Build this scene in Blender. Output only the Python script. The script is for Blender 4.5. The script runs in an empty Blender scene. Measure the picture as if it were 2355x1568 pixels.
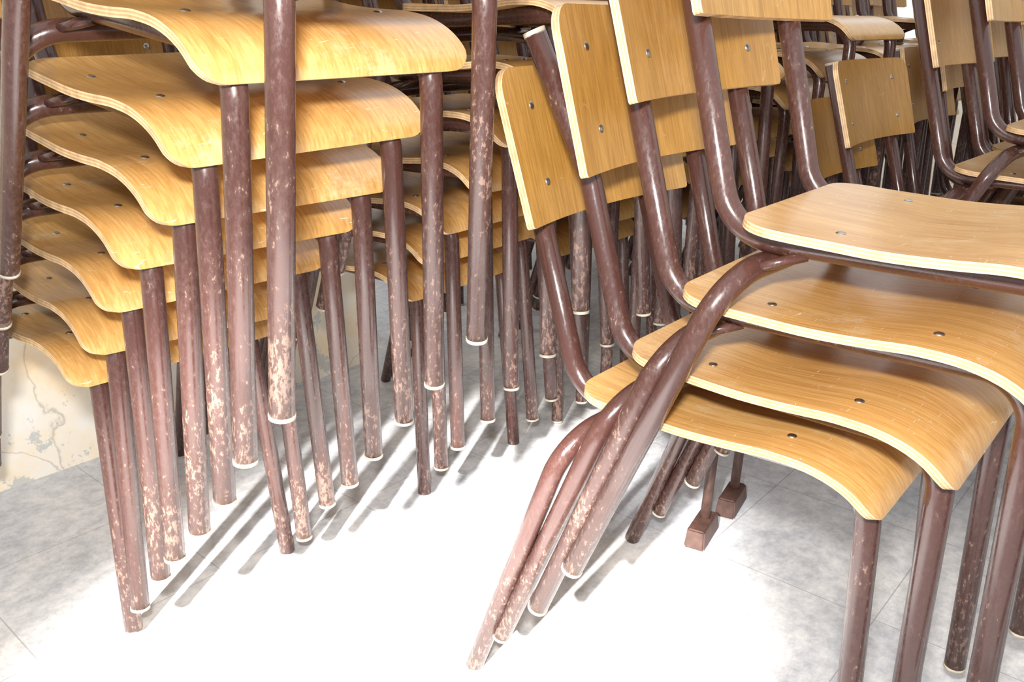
import bpy, bmesh, math, random
from mathutils import Vector, Matrix
random.seed(4)
scn=bpy.context.scene; col=bpy.context.collection
try:
    scn.view_settings.view_transform='Standard'; scn.view_settings.look='None'
    scn.view_settings.exposure=0; scn.view_settings.gamma=1
except Exception: pass

# ------------------------------------------------------------ materials
def mat(name):
    m=bpy.data.materials.new(name); m.use_nodes=True
    nt=m.node_tree; b=nt.nodes['Principled BSDF']; return m,nt,b
def N(nt,t,**kw):
    n=nt.nodes.new(t)
    for k,v in kw.items(): setattr(n,k,v)
    return n
def coords(nt,scale,rand=True):
    tc=N(nt,'ShaderNodeTexCoord'); mp=N(nt,'ShaderNodeMapping'); mp.inputs['Scale'].default_value=scale
    if rand:
        oi=N(nt,'ShaderNodeObjectInfo'); ml=N(nt,'ShaderNodeMath',operation='MULTIPLY'); ml.inputs[1].default_value=37.
        nt.links.new(oi.outputs['Random'],ml.inputs[0])
        ad=N(nt,'ShaderNodeVectorMath',operation='ADD')
        nt.links.new(tc.outputs['Object'],ad.inputs[0]); nt.links.new(ml.outputs[0],ad.inputs[1])
        nt.links.new(ad.outputs[0],mp.inputs[0])
    else: nt.links.new(tc.outputs['Object'],mp.inputs[0])
    return mp.outputs[0]
def noise(nt,vec,scale,detail=4,rough=.55,dist=0):
    n=N(nt,'ShaderNodeTexNoise'); n.inputs['Scale'].default_value=scale; n.inputs['Detail'].default_value=detail
    n.inputs['Roughness'].default_value=rough; n.inputs['Distortion'].default_value=dist
    nt.links.new(vec,n.inputs['Vector']); return n.outputs[0]
def ramp(nt,fac,stops):
    r=N(nt,'ShaderNodeValToRGB'); e=r.color_ramp.elements
    while len(e)<len(stops): e.new(.5)
    for i,(p,c) in enumerate(stops): e[i].position=p; e[i].color=(*c,1)
    nt.links.new(fac,r.inputs[0]); return r.outputs[0]
def mix(nt,fac,a,b,mode='MIX'):
    m=N(nt,'ShaderNodeMix',data_type='RGBA',blend_type=mode)
    for s,v in ((m.inputs[0],fac),(m.inputs[6],a),(m.inputs[7],b)):
        if isinstance(v,(int,float)): s.default_value=v
        elif isinstance(v,tuple): s.default_value=(*v,1)
        else: nt.links.new(v,s)
    return m.outputs[2]
def mulf(nt,a,k):
    m=N(nt,'ShaderNodeMath',operation='MULTIPLY'); m.inputs[1].default_value=k; nt.links.new(a,m.inputs[0]); return m.outputs[0]
def bump(nt,h,b,s,d=.002):
    n=N(nt,'ShaderNodeBump'); n.inputs['Strength'].default_value=s; n.inputs['Distance'].default_value=d
    nt.links.new(h,n.inputs['Height']); nt.links.new(n.outputs[0],b.inputs['Normal'])

def wood(name,big,fine_s,cols,tint,worn,coat):
    m,nt,b=mat(name)
    g=noise(nt,coords(nt,big),9,5,.55,.8)
    c=ramp(nt,g,[(.3,cols[0]),(.5,cols[1]),(.72,cols[2])])
    fine=noise(nt,coords(nt,fine_s),60,3,.6)
    c=mix(nt,.45,c,ramp(nt,fine,[(.35,tuple(v*.74 for v in cols[0])),(.65,tuple(min(1,v*1.1) for v in cols[2]))]))
    oi=N(nt,'ShaderNodeObjectInfo')
    c=mix(nt,.7,c,ramp(nt,oi.outputs['Random'],[(0,tint),(.5,(.95,.9,.84)),(1,(1,1,1))]),'MULTIPLY')
    w=noise(nt,coords(nt,(1,1,1)),7,9,.8)
    c=mix(nt,mulf(nt,ramp(nt,w,[(.54,(0,0,0)),(.72,(1,1,1))]),worn),c,(.80,.68,.48))
    s=noise(nt,coords(nt,(1,9,1)),34,2,.5,1.5)
    c=mix(nt,mulf(nt,ramp(nt,s,[(.70,(0,0,0)),(.74,(1,1,1))]),worn*1.2),c,(.85,.74,.58))
    nt.links.new(c,b.inputs['Base Color'])
    r=ramp(nt,w,[(.3,(.30,.30,.30)),(.7,(.5,.5,.5))]); nt.links.new(r,b.inputs['Roughness'])
    b.inputs['Coat Weight'].default_value=coat; b.inputs['Coat Roughness'].default_value=.25; b.inputs['Coat IOR'].default_value=1.65
    bump(nt,fine,b,.08,.001); return m
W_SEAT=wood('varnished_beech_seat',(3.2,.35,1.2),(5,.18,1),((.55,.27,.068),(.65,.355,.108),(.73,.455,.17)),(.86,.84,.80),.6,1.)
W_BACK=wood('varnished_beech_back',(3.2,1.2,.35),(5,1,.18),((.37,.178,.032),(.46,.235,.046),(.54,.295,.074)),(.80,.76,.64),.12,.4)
def plain(name,c,r,metal=0,var=.15):
    m,nt,b=mat(name); n=noise(nt,coords(nt,(1,1,1)),60,3)
    d=tuple(x*(1-var) for x in c)
    nt.links.new(ramp(nt,n,[(.35,d),(.65,c)]),b.inputs['Base Color']); b.inputs['Roughness'].default_value=r; b.inputs['Metallic'].default_value=metal
    return m
E_L=plain('ply_edge_light',(.78,.54,.30),.6,0,.3); E_D=plain('ply_edge_dark',(.60,.36,.17),.6,0,.3)
STEEL=plain('rivet_steel',(.5,.49,.47),.35,1.); CAPM=plain('foot_cap_plastic',(.60,.53,.43),.5,0,.45)
def paint():
    m,nt,b=mat('worn_brown_paint')
    n1=noise(nt,coords(nt,(1,1,.45)),210,6,.72); n2=noise(nt,coords(nt,(1,1,.6)),13,4,.6)
    tc=N(nt,'ShaderNodeTexCoord'); sp=N(nt,'ShaderNodeSeparateXYZ'); nt.links.new(tc.outputs['Object'],sp.inputs[0])
    mr=N(nt,'ShaderNodeMapRange'); mr.inputs[1].default_value=.0; mr.inputs[2].default_value=.42; mr.inputs[3].default_value=.085; mr.inputs[4].default_value=-.07
    nt.links.new(sp.outputs[2],mr.inputs[0])
    a=N(nt,'ShaderNodeMath',operation='MULTIPLY_ADD'); a.inputs[1].default_value=.5; nt.links.new(n2,a.inputs[0]); nt.links.new(n1,a.inputs[2])
    a2=N(nt,'ShaderNodeMath',operation='ADD'); nt.links.new(a.outputs[0],a2.inputs[0]); nt.links.new(mr.outputs[0],a2.inputs[1])
    wf=ramp(nt,a2.outputs[0],[(.865,(0,0,0)),(.91,(1,1,1))])
    haze=ramp(nt,a2.outputs[0],[(.70,(0,0,0)),(.97,(.6,.6,.6))])
    c=mix(nt,haze,(.064,.026,.021),(.120,.066,.052))
    c=mix(nt,mulf(nt,wf,.7),c,(.30,.19,.145))
    nt.links.new(c,b.inputs['Base Color'])
    nt.links.new(ramp(nt,a2.outputs[0],[(.65,(.2,.2,.2)),(.9,(.5,.5,.5))]),b.inputs['Roughness'])
    b.inputs['Coat Weight'].default_value=.3; b.inputs['Coat Roughness'].default_value=.12
    bump(nt,n1,b,.10,.0006); return m
PAINT=paint()
MATS=[W_SEAT,W_BACK,E_L,E_D,PAINT,STEEL,CAPM]

# ------------------------------------------------------------ geometry helpers
def fillet(pts,rad,n=10):
    pts=[Vector(p) for p in pts]; out=[pts[0]]
    for i in range(1,len(pts)-1):
        p=pts[i]; a=(pts[i-1]-p); b=(pts[i+1]-p); r=rad[i-1]
        ang=a.angle(b); t=min(r/math.tan(ang/2),a.length*.49,b.length*.49); r=t*math.tan(ang/2)
        a.normalize(); b.normalize(); c=p+(a+b).normalized()*(r/math.sin(ang/2))
        s=p+a*t-c; e=p+b*t-c; th=s.angle(e); ax=s.cross(e).normalized()
        for k in range(n+1): out.append(c+Matrix.Rotation(th*k/n,3,ax)@s)
    out.append(pts[-1]); return out
def tube(bm,path,r,mi,seg=18,cap=True):
    rings=[];T=(path[1]-path[0]).normalized(); u=T.orthogonal().normalized()
    for i,p in enumerate(path):
        if i==0: t=(path[1]-p)
        elif i==len(path)-1: t=p-path[i-1]
        else: t=(path[i+1]-p).normalized()+(p-path[i-1]).normalized()
        t=t.normalized(); u=(u-t*u.dot(t)).normalized(); v=t.cross(u)
        rings.append([bm.verts.new(p+u*math.cos(2*math.pi*k/seg)*r+v*math.sin(2*math.pi*k/seg)*r) for k in range(seg)])
    for a,b in zip(rings,rings[1:]):
        for k in range(seg):
            f=bm.faces.new((a[k],a[(k+1)%seg],b[(k+1)%seg],b[k])); f.material_index=mi; f.smooth=True
    if cap:
        f=bm.faces.new(list(reversed(rings[0]))); f.material_index=mi
        f=bm.faces.new(rings[-1]); f.material_index=mi
def shell(bm,func,ts,nu,hw,th,mi,flip=False):
    top=[];nor=[]
    e=1e-4
    for t in ts:
        row=[];nr=[]
        for i in range(nu+1):
            x=(2*i/nu-1)*hw(t); p=Vector(func(x,t))
            n=(Vector(func(x+e,t))-Vector(func(x-e,t))).cross(Vector(func(x,t+e))-Vector(func(x,t-e))).normalized()
            if flip: n=-n
            row.append(p);nr.append(n)
        top.append(row);nor.append(nr)
    nt_=len(ts)
    A=[[bm.verts.new(p) for p in r] for r in top]
    B=[[bm.verts.new(p-n*th) for p,n in zip(r,q)] for r,q in zip(top,nor)]
    for G,rev in ((A,False),(B,True)):
        for j in range(nt_-1):
            for i in range(nu):
                vs=[G[j][i],G[j][i+1],G[j+1][i+1],G[j+1][i]]
                if rev!=flip: vs.reverse()
                f=bm.faces.new(vs); f.material_index=mi; f.smooth=True
    loop=[(0,i) for i in range(nu+1)]+[(j,nu) for j in range(1,nt_)]+[(nt_-1,i) for i in range(nu-1,-1,-1)]+[(j,0) for j in range(nt_-2,0,-1)]
    L=5; lay=[]
    for k in range(L+1):
        lay.append([bm.verts.new(top[j][i]-nor[j][i]*th*k/L) for j,i in loop])
    for k in range(L):
        for q in range(len(loop)):
            q2=(q+1)%len(loop)
            vs=[lay[k][q],lay[k+1][q],lay[k+1][q2],lay[k][q2]]
            if flip: vs.reverse()
            f=bm.faces.new(vs); f.material_index=2 if k%2==0 else 3
def rivet(bm,p,n,r=.0052):
    n=Vector(n).normalized(); u=n.orthogonal().normalized(); v=n.cross(u); p=Vector(p); prev=None
    for rr,h in ((r,0),(r*.9,.0009),(r*.6,.0016),(r*.2,.002)):
        ring=[bm.verts.new(p+(u*math.cos(a)+v*math.sin(a))*rr+n*h) for a in [2*math.pi*k/14 for k in range(14)]]
        if prev:
            for k in range(14):
                f=bm.faces.new((prev[k],prev[(k+1)%14],ring[(k+1)%14],ring[k])); f.material_index=5; f.smooth=True
        prev=ring
    f=bm.faces.new(prev); f.material_index=5

# ------------------------------------------------------------ chair
XR=.121; TR=.0132; ZR=.4335
def prof(y):
    return .4535+.006*max(0,(-.09-y)/.085)**2-.003*math.exp(-((y+.02)/.06)**2)+.002*math.exp(-((y-.08)/.03)**2)
PTS=[]
y=-.173
while y<.096: PTS.append((y,prof(y))); y+=.004
z0=prof(.096)
for k in range(0,25):
    a=math.pi/2*k/24*.93
    PTS.append((.096+.100*math.sin(a),z0-.056*(1-math.cos(a))))
S=[0]
for a,b in zip(PTS,PTS[1:]): S.append(S[-1]+math.dist(a,b))
LEN=S[-1]
def atlen(t):
    if t<=0: i=0
    elif t>=LEN: i=len(S)-2
    else: i=max(k for k in range(len(S)-1) if S[k]<=t)
    f=(t-S[i])/(S[i+1]-S[i]); a,b=PTS[i],PTS[i+1]
    return a[0]+(b[0]-a[0])*f,a[1]+(b[1]-a[1])*f
def seatf(x,t):
    y,z=atlen(t); dish=-.005*(1-(x/.17)**2)*max(0,1-abs(y+.03)/.15)
    return (x,y,z+dish)
def roundhw(w0,w1,L,r0,r1):
    def f(t):
        w=w0+(w1-w0)*t/L
        if t<r0: d=r0-t; w-=r0-math.sqrt(max(0,r0*r0-d*d))
        if L-t<r1: d=r1-(L-t); w-=r1-math.sqrt(max(0,r1*r1-d*d))
        return w
    return f
def stations(L,r0,r1,n):
    ts=[r0*(1-math.cos(math.pi/2*k/8)) for k in range(8)]
    ts+=[r0+(L-r0-r1)*k/n for k in range(n+1)]
    ts+=[L-r1+r1*math.sin(math.pi/2*k/8) for k in range(1,9)]
    return ts
def chair_mesh(name,caps=True,sz=1.,bent=False):
    bm=bmesh.new()
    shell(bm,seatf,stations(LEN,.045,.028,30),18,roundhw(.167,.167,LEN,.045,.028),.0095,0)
    BL=.186
    def backf(x,t):
        z=.653+t*.9635; y=-.2153-.27*t*.9635-.024*(1-(x/.182)**2)
        return (x,y,z)
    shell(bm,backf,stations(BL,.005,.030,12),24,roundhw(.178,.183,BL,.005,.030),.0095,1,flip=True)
    for s in (1,-1):
        pts=[(s*XR,-.298,.822),(s*XR,-.191,ZR),(s*XR,.175,ZR),(s*.141,.189,.0 if not caps else .004)]; rd=[.062,.05]
        if bent and s==1: pts=[(.154,-.313,.800),(.122,-.252,.64)]+pts[1:]; rd=[.1]+rd
        p=fillet(pts,rd,12)
        tube(bm,p,TR,4)
        top=p[0]; d=(p[0]-p[1]).normalized()
        tube(bm,[top-d*.001,top+d*.003,top+d*.005],TR*1.0,6,cap=True)
        if caps:
            e=p[-1]; d=(p[-1]-p[-2]).normalized(); tube(bm,[e-d*.0005,e+d*.004],TR*1.05,6)
        for yy in (-.0753,.0886):
            t=min(S,key=lambda q_:abs(atlen(q_)[0]-yy)); q=Vector(seatf(s*.118,t)); rivet(bm,q,(0,0,1))
        for t in (.048,.140):
            q=Vector(backf(s*.121,t)); rivet(bm,q,(-s*.17,.95,.26))
    zf=.004 if caps else 0
    p=fillet([(.2115,-.3146,zf),(.196,-.158,.405),(0,-.135,.412),(-.196,-.158,.405),(-.2115,-.3146,zf)],[.065,.3,.065],14)
    tube(bm,p,TR,4)
    if caps:
        for a,b in ((p[0],p[1]),(p[-1],p[-2])):
            d=(a-b).normalized(); tube(bm,[a-d*.0005,a+d*.004],TR*1.05,6)
    tube(bm,[Vector((-XR,.05,.428)),Vector((XR,.05,.428))],.009,4)
    for s in (1,-1):
        tube(bm,[Vector((s*.150,-.150,.408)),Vector((s*.124,-.105,.424))],.006,4,8)
    me=bpy.data.meshes.new(name); 
    if sz!=1: bmesh.ops.scale(bm,vec=(1,1,sz),verts=bm.verts)
    bm.to_mesh(me); bm.free()
    for m in MATS: me.materials.append(m)
    return me
ME_C=chair_mesh('stacking_school_chair_capped'); ME_N=chair_mesh('stacking_school_chair_bare',False)
ME_S=chair_mesh('stacking_school_chair_small',True,.885); ME_B=chair_mesh('stacking_school_chair_bent',True,1,True)

STEP,RISE=.06573,.07566
def mtx(x,y,a,j,tilt,du=0,df=0,dl=0,da=0,dp=0,dr=0):
    f0=Vector((math.sin(a),-math.cos(a),0)); r0=Vector((f0.y,-f0.x,0))
    a2=a+da; fw=Vector((math.sin(a2),-math.cos(a2),0)); rt=Vector((fw.y,-fw.x,0))
    o=Vector((x,y,0))+f0*(STEP*j+df)+r0*dl+Vector((0,0,RISE*j+du))
    B=Matrix((rt,fw,Vector((0,0,1)))).transposed()
    t=tilt*j+dp
    P=Matrix(((1,0,0),(0,math.cos(t),-math.sin(t)),(0,math.sin(t),math.cos(t))))
    t=dr; Q=Matrix(((math.cos(t),0,-math.sin(t)),(0,1,0),(math.sin(t),0,math.cos(t))))
    M=(B@Q@P).to_4x4(); M.translation=o
    return M
def add_chair(me,M):
    o=bpy.data.objects.new('stacking_school_chair',me); col.objects.link(o)
    if M.translation.z<.035:   # bottom chair: stand it on the floor
        lo=min((M@Vector(c)).z for c in ((.141,.189,0),(-.141,.189,0),(.2115,-.3146,0),(-.2115,-.3146,0)))
        M.translation.z-=lo-.0005
    o.matrix_world=M; return o
D={'L':(-.6328,1.33,.8274,-.0231,'22,6,17,25,7,12 -11,-8,5,-37,9,34 -4,-15,-8,-31,6,6 0,1,1,-31,-2,11 -6,-7,-2,8,-18,8 -6,-3,-7,5,-6,-19 1,5,-2,2,4,-9 9,19,-4,7,5,-20'),
'R':(.3087,.9793,.8741,-.0055,'-7,18,7,-11,15,-7 -11,-1,-1,-13,-12,-6 -2,-2,-2,0,3,-8 2,-15,-4,17,0,11'),
'M':(-.2455,1.729,.8584,.0021,'13,8,-9,16,2,-5 5,3,-2,12,1,-4 -3,-4,7,4,0,-8 -5,2,1,1,-1,0 -2,-3,3,-7,0,0 -2,5,-4,-11,0,0 8,0,-2,4,1,1')}
for k,(x,y,a,t,s) in D.items():
    for j,q in enumerate(s.split()):
        v=[float(w)/1000 for w in q.split(',')]
        add_chair(ME_N if j==0 else (ME_B if k=='R' and j==1 else ME_C),mtx(x,y,a,j,t,*v))
for x,y,a,lv,me in ((.89,1.70,.83,(0,1,3,4),ME_S),
    (.065,2.06,.84,range(6),ME_C),(.40,2.45,.83,range(7),ME_C),(.74,2.83,.8,range(6),ME_C),(1.08,3.2,.84,range(7),ME_C),(1.45,3.6,.82,range(6),ME_C),
    (1.27,2.12,.82,range(5),ME_C),(1.63,2.52,.84,range(4),ME_C),
    (-.22,3.0,.85,range(7),ME_C),(.13,3.38,.82,range(8),ME_C),(.5,3.75,.82,range(6),ME_C)):
    for j in lv:
        add_chair(me,mtx(x,y,a,j,-.006,*[random.gauss(0,.003) for _ in range(3)],random.gauss(0,.012),0,0))

# ------------------------------------------------------------ room
E1=Vector((.66,.7513,0)).normalized(); E2=Vector((E1.y,-E1.x,0))
O=Vector((-.41,2.24,0))
def joinbox(name,boxes,m):
    """boxes in room frame: coordinates (e1,e2,z) relative to O"""
    bm=bmesh.new()
    for c0,c1 in boxes:
        r=bmesh.ops.create_cube(bm,size=1)
        for v in r['verts']:
            a=[c0[i]+(v.co[i]+.5)*(c1[i]-c0[i]) for i in range(3)]
            v.co=O+E1*a[0]+E2*a[1]+Vector((0,0,a[2]))
    bmesh.ops.recalc_face_normals(bm,faces=bm.faces)
    me=bpy.data.meshes.new(name); bm.to_mesh(me); bm.free(); me.materials.append(m)
    o=bpy.data.objects.new(name,me); col.objects.link(o); return o
def wallmat():
    m,nt,b=mat('old_cream_plaster'); v=coords(nt,(1,1,1),False)
    n=noise(nt,v,5,7,.65); n2=noise(nt,v,14,7,.72)
    c=ramp(nt,n,[(.35,(.86,.66,.42)),(.5,(.88,.78,.62)),(.65,(.87,.84,.78))])
    tc=N(nt,'ShaderNodeTexCoord'); sp=N(nt,'ShaderNodeSeparateXYZ'); nt.links.new(tc.outputs['Object'],sp.inputs[0])
    mr=N(nt,'ShaderNodeMapRange'); mr.inputs[1].default_value=0; mr.inputs[2].default_value=.25; mr.inputs[3].default_value=-.09; mr.inputs[4].default_value=.03
    nt.links.new(sp.outputs[2],mr.inputs[0]); ad=N(nt,'ShaderNodeMath',operation='ADD'); nt.links.new(n2,ad.inputs[0]); nt.links.new(mr.outputs[0],ad.inputs[1])
    pe=ramp(nt,ad.outputs[0],[(.36,(1,1,1)),(.385,(0,0,0))]); c=mix(nt,mulf(nt,pe,.8),c,(.50,.52,.51))
    vo=N(nt,'ShaderNodeTexVoronoi',feature='DISTANCE_TO_EDGE'); vo.inputs['Scale'].default_value=2.1
    wv=N(nt,'ShaderNodeVectorMath',operation='ADD'); nz=N(nt,'ShaderNodeTexNoise'); nz.inputs['Scale'].default_value=9; nz.inputs['Detail'].default_value=6
    nt.links.new(v,nz.inputs['Vector']); sc=N(nt,'ShaderNodeVectorMath',operation='SCALE'); sc.inputs['Scale'].default_value=.10
    nt.links.new(nz.outputs[1],sc.inputs[0]); nt.links.new(v,wv.inputs[0]); nt.links.new(sc.outputs[0],wv.inputs[1]); nt.links.new(wv.outputs[0],vo.inputs['Vector'])
    cr=ramp(nt,vo.outputs[0],[(0,(1,1,1)),(.005,(0,0,0))]); c=mix(nt,mulf(nt,cr,.6),c,(.38,.33,.28))
    nt.links.new(c,b.inputs['Base Color']); b.inputs['Roughness'].default_value=.85; bump(nt,n2,b,.3,.004); return m
WALL=wallmat()
def floormat():
    m,nt,b=mat('worn_grey_tile'); tc=N(nt,'ShaderNodeTexCoord'); mp=N(nt,'ShaderNodeMapping')
    mp.inputs['Rotation'].default_value=(0,0,-math.atan2(E1.y,E1.x)); nt.links.new(tc.outputs['Object'],mp.inputs[0]); v=mp.outputs[0]
    n=noise(nt,v,4.2,9,.74,.6); n2=noise(nt,v,34,8,.8); n3=noise(nt,v,1.1,3)
    c=ramp(nt,n,[(.32,(.36,.38,.41)),(.47,(.57,.58,.60)),(.62,(.78,.77,.75))])
    c=mix(nt,.4,c,ramp(nt,n2,[(.38,(.30,.32,.36)),(.5,(.62,.62,.63)),(.60,(.86,.85,.83))]))
    c=mix(nt,.6,c,ramp(nt,n3,[(.4,(.88,.90,.94)),(.6,(1,.955,.90))]),'MULTIPLY')
    br=N(nt,'ShaderNodeTexBrick'); br.inputs['Scale'].default_value=1; br.offset=0
    br.inputs['Mortar Size'].default_value=.0013; br.inputs['Brick Width'].default_value=.30; br.inputs['Row Height'].default_value=.30
    br.inputs['Mortar Smooth'].default_value=.5
    nt.links.new(v,br.inputs['Vector'])
    c=mix(nt,mulf(nt,br.outputs['Fac'],.6),c,(.25,.23,.22)); nt.links.new(c,b.inputs['Base Color'])
    nt.links.new(ramp(nt,n2,[(.3,(.4,.4,.4)),(.7,(.7,.7,.7))]),b.inputs['Roughness']); bump(nt,n2,b,.12,.002); return m
FLOOR=floormat()
joinbox('floor',[((-5,-.35,-.1),(5,6,0)),((0,-3,-.1),(5,-.35,0))],FLOOR)
H=2.6
joinbox('wall_left',[((-5,-.35,0),(0,0,H))],WALL)
joinbox('wall_alcove',[((0,-3.2,0),(5,-3,.95)),((0,-3.2,2.45),(5,-3,H)),((0,-3.2,.95),(.4,-3,2.45)),((3.6,-3.2,.95),(5,-3,2.45))],WALL)  # wide opening added above the view, lets sky glare reach the seat tops
joinbox('wall_back',[((3.6,-3,0),(3.8,-1.0,H)),((3.6,.6,0),(3.8,6,H)),((3.6,-1,0),(3.8,.6,.74)),((3.6,-1,2.3),(3.8,.6,H))],WALL)
TRIM=plain('window_paint',(.75,.73,.68),.5)
e=3.66
joinbox('window_1',[((e,-1,.74),(e+.06,.6,.79)),((e,-1,2.24),(e+.06,.6,2.3)),((e,-1,.74),(e+.06,-.94,2.3)),((e,.54,.74),(e+.06,.6,2.3)),((e,-.23,.74),(e+.06,-.17,2.3)),((e+.01,-1,1.5),(e+.05,.6,1.54))],TRIM)
joinbox('added_glare_window',[((.4,-3.12,.95),(3.6,-3.06,1.0)),((.4,-3.12,2.4),(3.6,-3.06,2.45))]+[((a,-3.12,.95),(a+.05,-3.06,2.45)) for a in (.4,1.45,2.5,3.55)],TRIM)  # unseen window frame for the opening added to give seats pale reflections

BROWN=plain('dark_stained_wood',(.10,.05,.038),.5,0,.4)
def block(x,y,rot,l=.095,w=.038,h=.036):
    bm=bmesh.new(); r=bmesh.ops.create_cube(bm,size=1)
    for v in bm.verts:
        k=.85 if v.co.z>0 else 1
        v.co=Vector((v.co.x*l*k,v.co.y*w*k,(v.co.z+.5)*h))
    bmesh.ops.bevel(bm,geom=bm.edges[:],offset=.003,segments=2,affect='EDGES')
    tube(bm,[Vector((.01,0,h*.6)),Vector((.03,0,h+.09)),Vector((.05,0,h+.2))],.009,0)
    me=bpy.data.meshes.new('table_leg_foot'); bm.to_mesh(me); bm.free(); me.materials.append(BROWN)
    o=bpy.data.objects.new('table_leg_foot',me); col.objects.link(o); o.matrix_world=Matrix.Translation((x,y,0))@Matrix.Rotation(rot,4,'Z')
block(.345,1.335,1.05); block(.425,1.44,1.05)

BLK=plain('black_vinyl',(.012,.012,.014),.45)
def black_chair(x,y,rot):
    bm=bmesh.new()
    def bx(a,b,bev=.012):
        r=bmesh.ops.create_cube(bm,size=1)
        for v in r['verts']: v.co=Vector([a[i]+(v.co[i]+.5)*(b[i]-a[i]) for i in range(3)])
        es=list({e for v in r['verts'] for e in v.link_edges}); bmesh.ops.bevel(bm,geom=es,offset=bev,segments=3,affect='EDGES')
    bx((-.23,-.22,.43),(.23,.22,.48)); bx((-.22,-.25,.54),(.22,-.21,.80))
    for s in (1,-1):
        tube(bm,fillet([(s*.24,-.25,.78),(s*.24,-.22,.42),(s*.24,.2,.42),(s*.24,.24,0)],[.05,.05]),.011,0)
        tube(bm,[Vector((s*.24,-.18,.42)),Vector((s*.24,-.28,0))],.011,0)
    me=bpy.data.meshes.new('black_office_chair'); bm.to_mesh(me); bm.free(); me.materials.append(BLK)
    o=bpy.data.objects.new('black_office_chair',me); col.objects.link(o); o.matrix_world=Matrix.Translation((x,y,0))@Matrix.Rotation(rot,4,'Z')
black_chair(2.36,3.42,2.6)

# ------------------------------------------------------------ light
w=bpy.data.worlds.new('World'); scn.world=w; w.use_nodes=True
bg=w.node_tree.nodes['Background']; bg.inputs[0].default_value=(.96,.975,1,1); bg.inputs[1].default_value=1.15
def look(o,loc,tgt):
    o.location=loc; o.rotation_euler=(Vector(tgt)-Vector(loc)).to_track_quat('-Z','Y').to_euler()
fl=bpy.data.lights.new('camera_flash','AREA'); fl.shape='RECTANGLE'; fl.size=.09; fl.size_y=.05; fl.energy=27; fl.color=(1,.98,.95)
fo=bpy.data.objects.new('camera_flash',fl); col.objects.link(fo); look(fo,(-.03,-.03,1.03),(-.05,1.3,.3))
sp=bpy.data.lights.new('window_sunbeam','SPOT'); sp.energy=6800; sp.spot_size=math.radians(15.2); sp.spot_blend=.7; sp.shadow_soft_size=.07; sp.color=(1,.97,.93)
so=bpy.data.objects.new('window_sunbeam',sp); col.objects.link(so); look(so,(-1.15,-2.5,2.45),(-.20,.97,0))

# ------------------------------------------------------------ camera
f,Hc,p,ro=1944.,.869,.3476,-.00742
F=Vector((0,math.cos(p),-math.sin(p)));R0=Vector((1,0,0));U0=Vector((0,math.sin(p),math.cos(p)))
Rr=R0*math.cos(ro)+U0*math.sin(ro);U=U0*math.cos(ro)-R0*math.sin(ro)
cam=bpy.data.cameras.new('camera'); co=bpy.data.objects.new('camera',cam); col.objects.link(co)
M=Matrix((Rr,U,-F)).transposed().to_4x4(); M.translation=(0,0,Hc); co.matrix_world=M
cam.sensor_width=36; cam.lens=f/2355*36; cam.clip_start=.02; scn.camera=co
